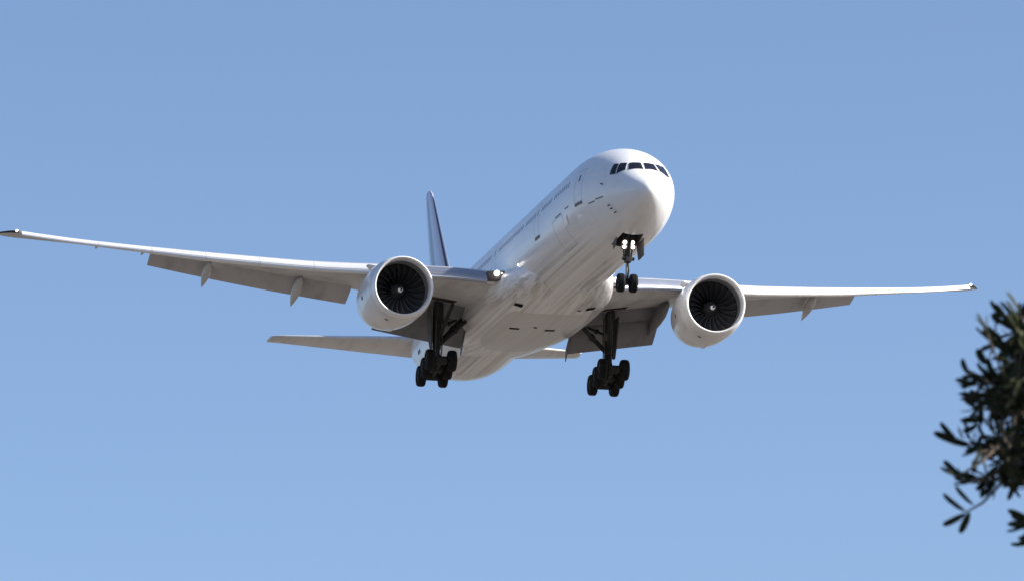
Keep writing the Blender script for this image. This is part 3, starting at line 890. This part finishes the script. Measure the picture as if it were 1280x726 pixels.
# ------------------------------------------------------------------ foreground tree, right of the frame
def at(u, v, d):
    """a point seen at photo pixel (u, v), d metres out"""
    return CAM_POS + c_fwd * d + c_right * ((u - 640) / FPX * d) - c_up * ((v - 363) / FPX * d)
TD = 36.0
tree = bpy.data.objects.new('tree', None); COL.objects.link(tree)
cc = at(1640, 545, TD)                        # middle of the crown
base = Vector((cc.x + .15, cc.y + .1, 0))
tree.location = base
tree['label'] = 'dark leafy tree at the right edge, its branch tips blurred in the foreground'
tree['category'] = 'tree'
tm = MB()
tr = [base + Vector((0, 0, -.2)), base + Vector((.05, 0, .3)), base + Vector((-.05, .04, 1.4)), base + Vector((.06, -.03, 2.8)), base + Vector((0, 0, 4.2)), cc + Vector((.05, 0, .1)), cc + Vector((0, 0, 1.1))]
tm.tube(tr, [.26, .2, .16, .135, .11, .07, .02], 12)
limbs = []
rng = random.Random(11)
def limb(a, b, r, sag=.12):
    m1 = a.lerp(b, .4) + Vector((rng.uniform(-.1, .1), rng.uniform(-.1, .1), sag))
    m2 = a.lerp(b, .75) + Vector((rng.uniform(-.08, .08), rng.uniform(-.08, .08), sag * .8))
    tm.tube([a, m1, m2, b], [r, r * .72, r * .45, r * .2], 7)
    for s in np.linspace(.25, 1, 7):
        q = a.lerp(m1, s / .4) if s < .4 else (m1.lerp(m2, (s - .4) / .35) if s < .75 else m2.lerp(b, (s - .75) / .25))
        limbs.append(q)
for v_, d_, u_ in ((440, 36.2, 1290), (500, 35.7, 1270), (550, 36.0, 1255), (585, 36.4, 1262), (400, 36.5, 1310), (620, 35.9, 1330), (660, 36.2, 1350)):
    limb(cc + Vector((0, 0, -.5 - rng.random() * .6)), at(u_, v_, d_), .05)
for k in range(16):
    a = k / 16 * 2 * math.pi
    if math.cos(a) < -.75: continue
    limb(cc + Vector((0, 0, -.8 + rng.random())), cc + Vector((1.35 * math.cos(a), 1.4 * math.sin(a), rng.uniform(-.6, .9))), .05)
lm = MB()
def leaf(p, d, L, W):
    d = d.normalized()
    s = d.cross(Vector((rng.uniform(-1, 1), rng.uniform(-1, 1), rng.uniform(-.3, 1)))).normalized()
    n = d.cross(s).normalized()
    prof = ((0, .2), (.12, .62), (.35, .95), (.7, 1.0), (.9, .8), (1, .3))
    L_, R_, C_ = [], [], []
    for t, w in prof:
        c = p + d * (t * L) + n * (-.10 * L * t * t)
        L_.append(lm.bm.verts.new(c + s * (w * W / 2) + n * (.18 * W * w)))
        R_.append(lm.bm.verts.new(c - s * (w * W / 2) + n * (.18 * W * w)))
        C_.append(lm.bm.verts.new(c))
    for i in range(len(prof) - 1):
        lm.face((L_[i], C_[i], C_[i + 1], L_[i + 1])); lm.face((C_[i], R_[i], R_[i + 1], C_[i + 1]))
def rosette(p, d, n=8, L=.10, spread=.75, stem=True):
    d = d.normalized()
    if stem:
        q = min(limbs, key=lambda l: (l - p).length)
        m = p.lerp(q, .5) + Vector((0, 0, -.02)); tm.tube([q, m, p], [.011, .008, .006], 5)
    for k in range(n):
        b = p - d * rng.uniform(0, L * .8)
        v = d + Vector((rng.gauss(0, 1), rng.gauss(0, 1), rng.gauss(0, 1))) * spread * rng.uniform(.5, 1)
        leaf(b, v, L * 1.25 * rng.uniform(.7, 1.25), .033 * rng.uniform(.75, 1.15))
def pix_dir(du, dv, dd=0.0): return c_right * du - c_up * dv + c_fwd * dd
# branch tips that reach into the frame: (u, v, direction du, dv, leaves, spread)
tips = [(1279, 388, .1, -1, 4, .4), (1268, 392, -.3, -1, 6, .5), (1262, 404, -.7, -.8, 7, .6), (1238, 420, -.6, -1, 7, .6), (1232, 412, -.6, -1, 3, .3),
        (1275, 412, 0, -1, 9, .8), (1256, 430, -.5, -.5, 9, .8), (1272, 440, .2, -1, 10, .9), (1243, 428, .3, .8, 5, .5), (1278, 462, 0, -1, 10, .9), (1262, 455, -.4, .2, 7, .9),
        (1224, 468, -.8, -.3, 6, .7), (1216, 478, -1, 0, 5, .5), (1240, 474, -.6, -.6, 9, .9), (1260, 480, -.2, -.5, 11, .9), (1277, 488, 0, 0, 11, 1),
        (1218, 498, -1, -.3, 6, .55), (1234, 495, -.6, .2, 10, .9), (1252, 503, 0, .3, 11, 1), (1272, 512, 0, .2, 11, 1), (1222, 512, -.6, .6, 7, .8), (1238, 515, -.2, .8, 9, .9),
        (1222, 530, -.3, .4, 7, .9), (1268, 530, .3, .4, 9, 1), (1280, 540, 0, .3, 10, 1), (1216, 552, -.7, -.3, 8, .8),
        (1232, 556, -.3, .5, 9, .9), (1222, 565, -.5, .9, 5, .5), (1250, 556, 0, .5, 7, .8), (1268, 560, .2, .4, 10, 1), (1282, 568, 0, .4, 10, 1), (1262, 572, .2, .5, 8, .8), (1248, 580, -.2, .5, 7, .8),
        (1212, 597, -1, .0, 4, .45), (1200, 594, -.8, -.4, 4, .4), (1226, 603, -.6, .3, 7, .8), (1240, 602, -.2, .5, 9, .8), (1257, 596, .3, .4, 8, .8), (1274, 588, .3, .3, 8, .8),
        (1282, 606, -1, 0, 3, .3),
        (1280, 648, -1, -.1, 5, .5), (1284, 655, -1, .4, 4, .4), (1287, 678, -1, .2, 5, .5)]
for (u, v, du, dv, n, sp) in tips:
    dd = 36 + rng.uniform(-.45, .45)
    rosette(at(u, v, dd), pix_dir(du, dv, rng.uniform(-.5, .5)), n, .10 if n > 2 else .13, sp, stem=True)
# single leaves and bare twigs at the outermost tips
for (u0, v0, u1, v1) in ((1207, 638, 1179, 619), (1217, 630, 1194, 609), (1207, 641, 1180, 656), (1212, 640, 1201, 664), (1209, 557, 1170, 541), (1198, 552, 1176, 530), (1205, 547, 1197, 533),
        (1214, 556, 1190, 551), (1274, 390, 1261, 366), (1259, 400, 1238, 378), (1250, 404, 1241, 392), (1237, 413, 1222, 394), (1240, 424, 1228, 412), (1232, 455, 1222, 437), (1211, 467, 1202, 449), (1222, 479, 1203, 480),
        (1222, 509, 1205, 498), (1229, 497, 1213, 488), (1221, 520, 1206, 522), (1212, 534, 1203, 524), (1206, 600, 1193, 596), (1203, 594, 1197, 584), (1216, 575, 1218, 590), (1281, 646, 1264, 641), (1280, 655, 1263, 655), (1282, 676, 1273, 679), (1283, 668, 1276, 672)):
    d0 = 36 + rng.uniform(-.15, .15); a = at(u0, v0, d0); b = at(u1, v1, d0 + rng.uniform(-.04, .04))
    leaf(a, b - a, (b - a).length * 1.05, .043 * rng.uniform(.9, 1.1))
for pts in (((1290, 585), (1255, 600), (1228, 628), (1207, 640)), ((1270, 560), (1235, 568), (1209, 557)), ((1260, 470), (1235, 478), (1211, 467)), ((1275, 440), (1250, 425), (1237, 413)), ((1285, 420), (1274, 390)), ((1270, 420), (1259, 400)), ((1275, 515), (1240, 512), (1222, 509)), ((1310, 600), (1292, 640), (1281, 650), (1283, 676)), ((1250, 585), (1225, 600), (1206, 600))):
    tm.tube([at(u, v, 36.0 + .03 * i) for i, (u, v) in enumerate(pts)], [.014 - .003 * i for i in range(len(pts))], 6)
for k in range(165):                            # dense inside of the visible side
    u = rng.uniform(1226, 1330); v = rng.uniform(420, 600)
    if u < 1240 + abs(v - 505) * .25: continue
    if (u - 1250) ** 2 + (v - 528) ** 2 < 24 ** 2 or (u - 1257) ** 2 + (v - 458) ** 2 < 13 ** 2 or (u - 1262) ** 2 + (v - 575) ** 2 < 13 ** 2: continue
    dd = 36 + rng.uniform(-.7, .8)
    rosette(at(u, v, dd), pix_dir(rng.uniform(-1, .6), rng.uniform(-1, 1), rng.uniform(-1, 1)), 9, .10, .95)
for k in range(520):                           # the rest of the crown
    while True:
        q = Vector((rng.uniform(-1, 1), rng.uniform(-1, 1), rng.uniform(-1, 1)))
        if .25 < q.length < 1: break
    p = cc + Vector((q.x * 1.55, q.y * 1.55, q.z * 1.45))
    rel = p - CAM_POS
    u = 640 + FPX * rel.dot(c_right) / rel.dot(c_fwd)
    if u < 1325: continue
    rosette(p, q + Vector((0, 0, .2)), 8, .105, .9)
def world_part(mb, name, m):
    for v in mb.bm.verts: v.co = v.co - base
    return mb.build(name, m, tree, smooth=60, recalc=False)
world_part(tm, 'trunk', M['bark'])
world_part(lm, 'crown', M['leaf'])
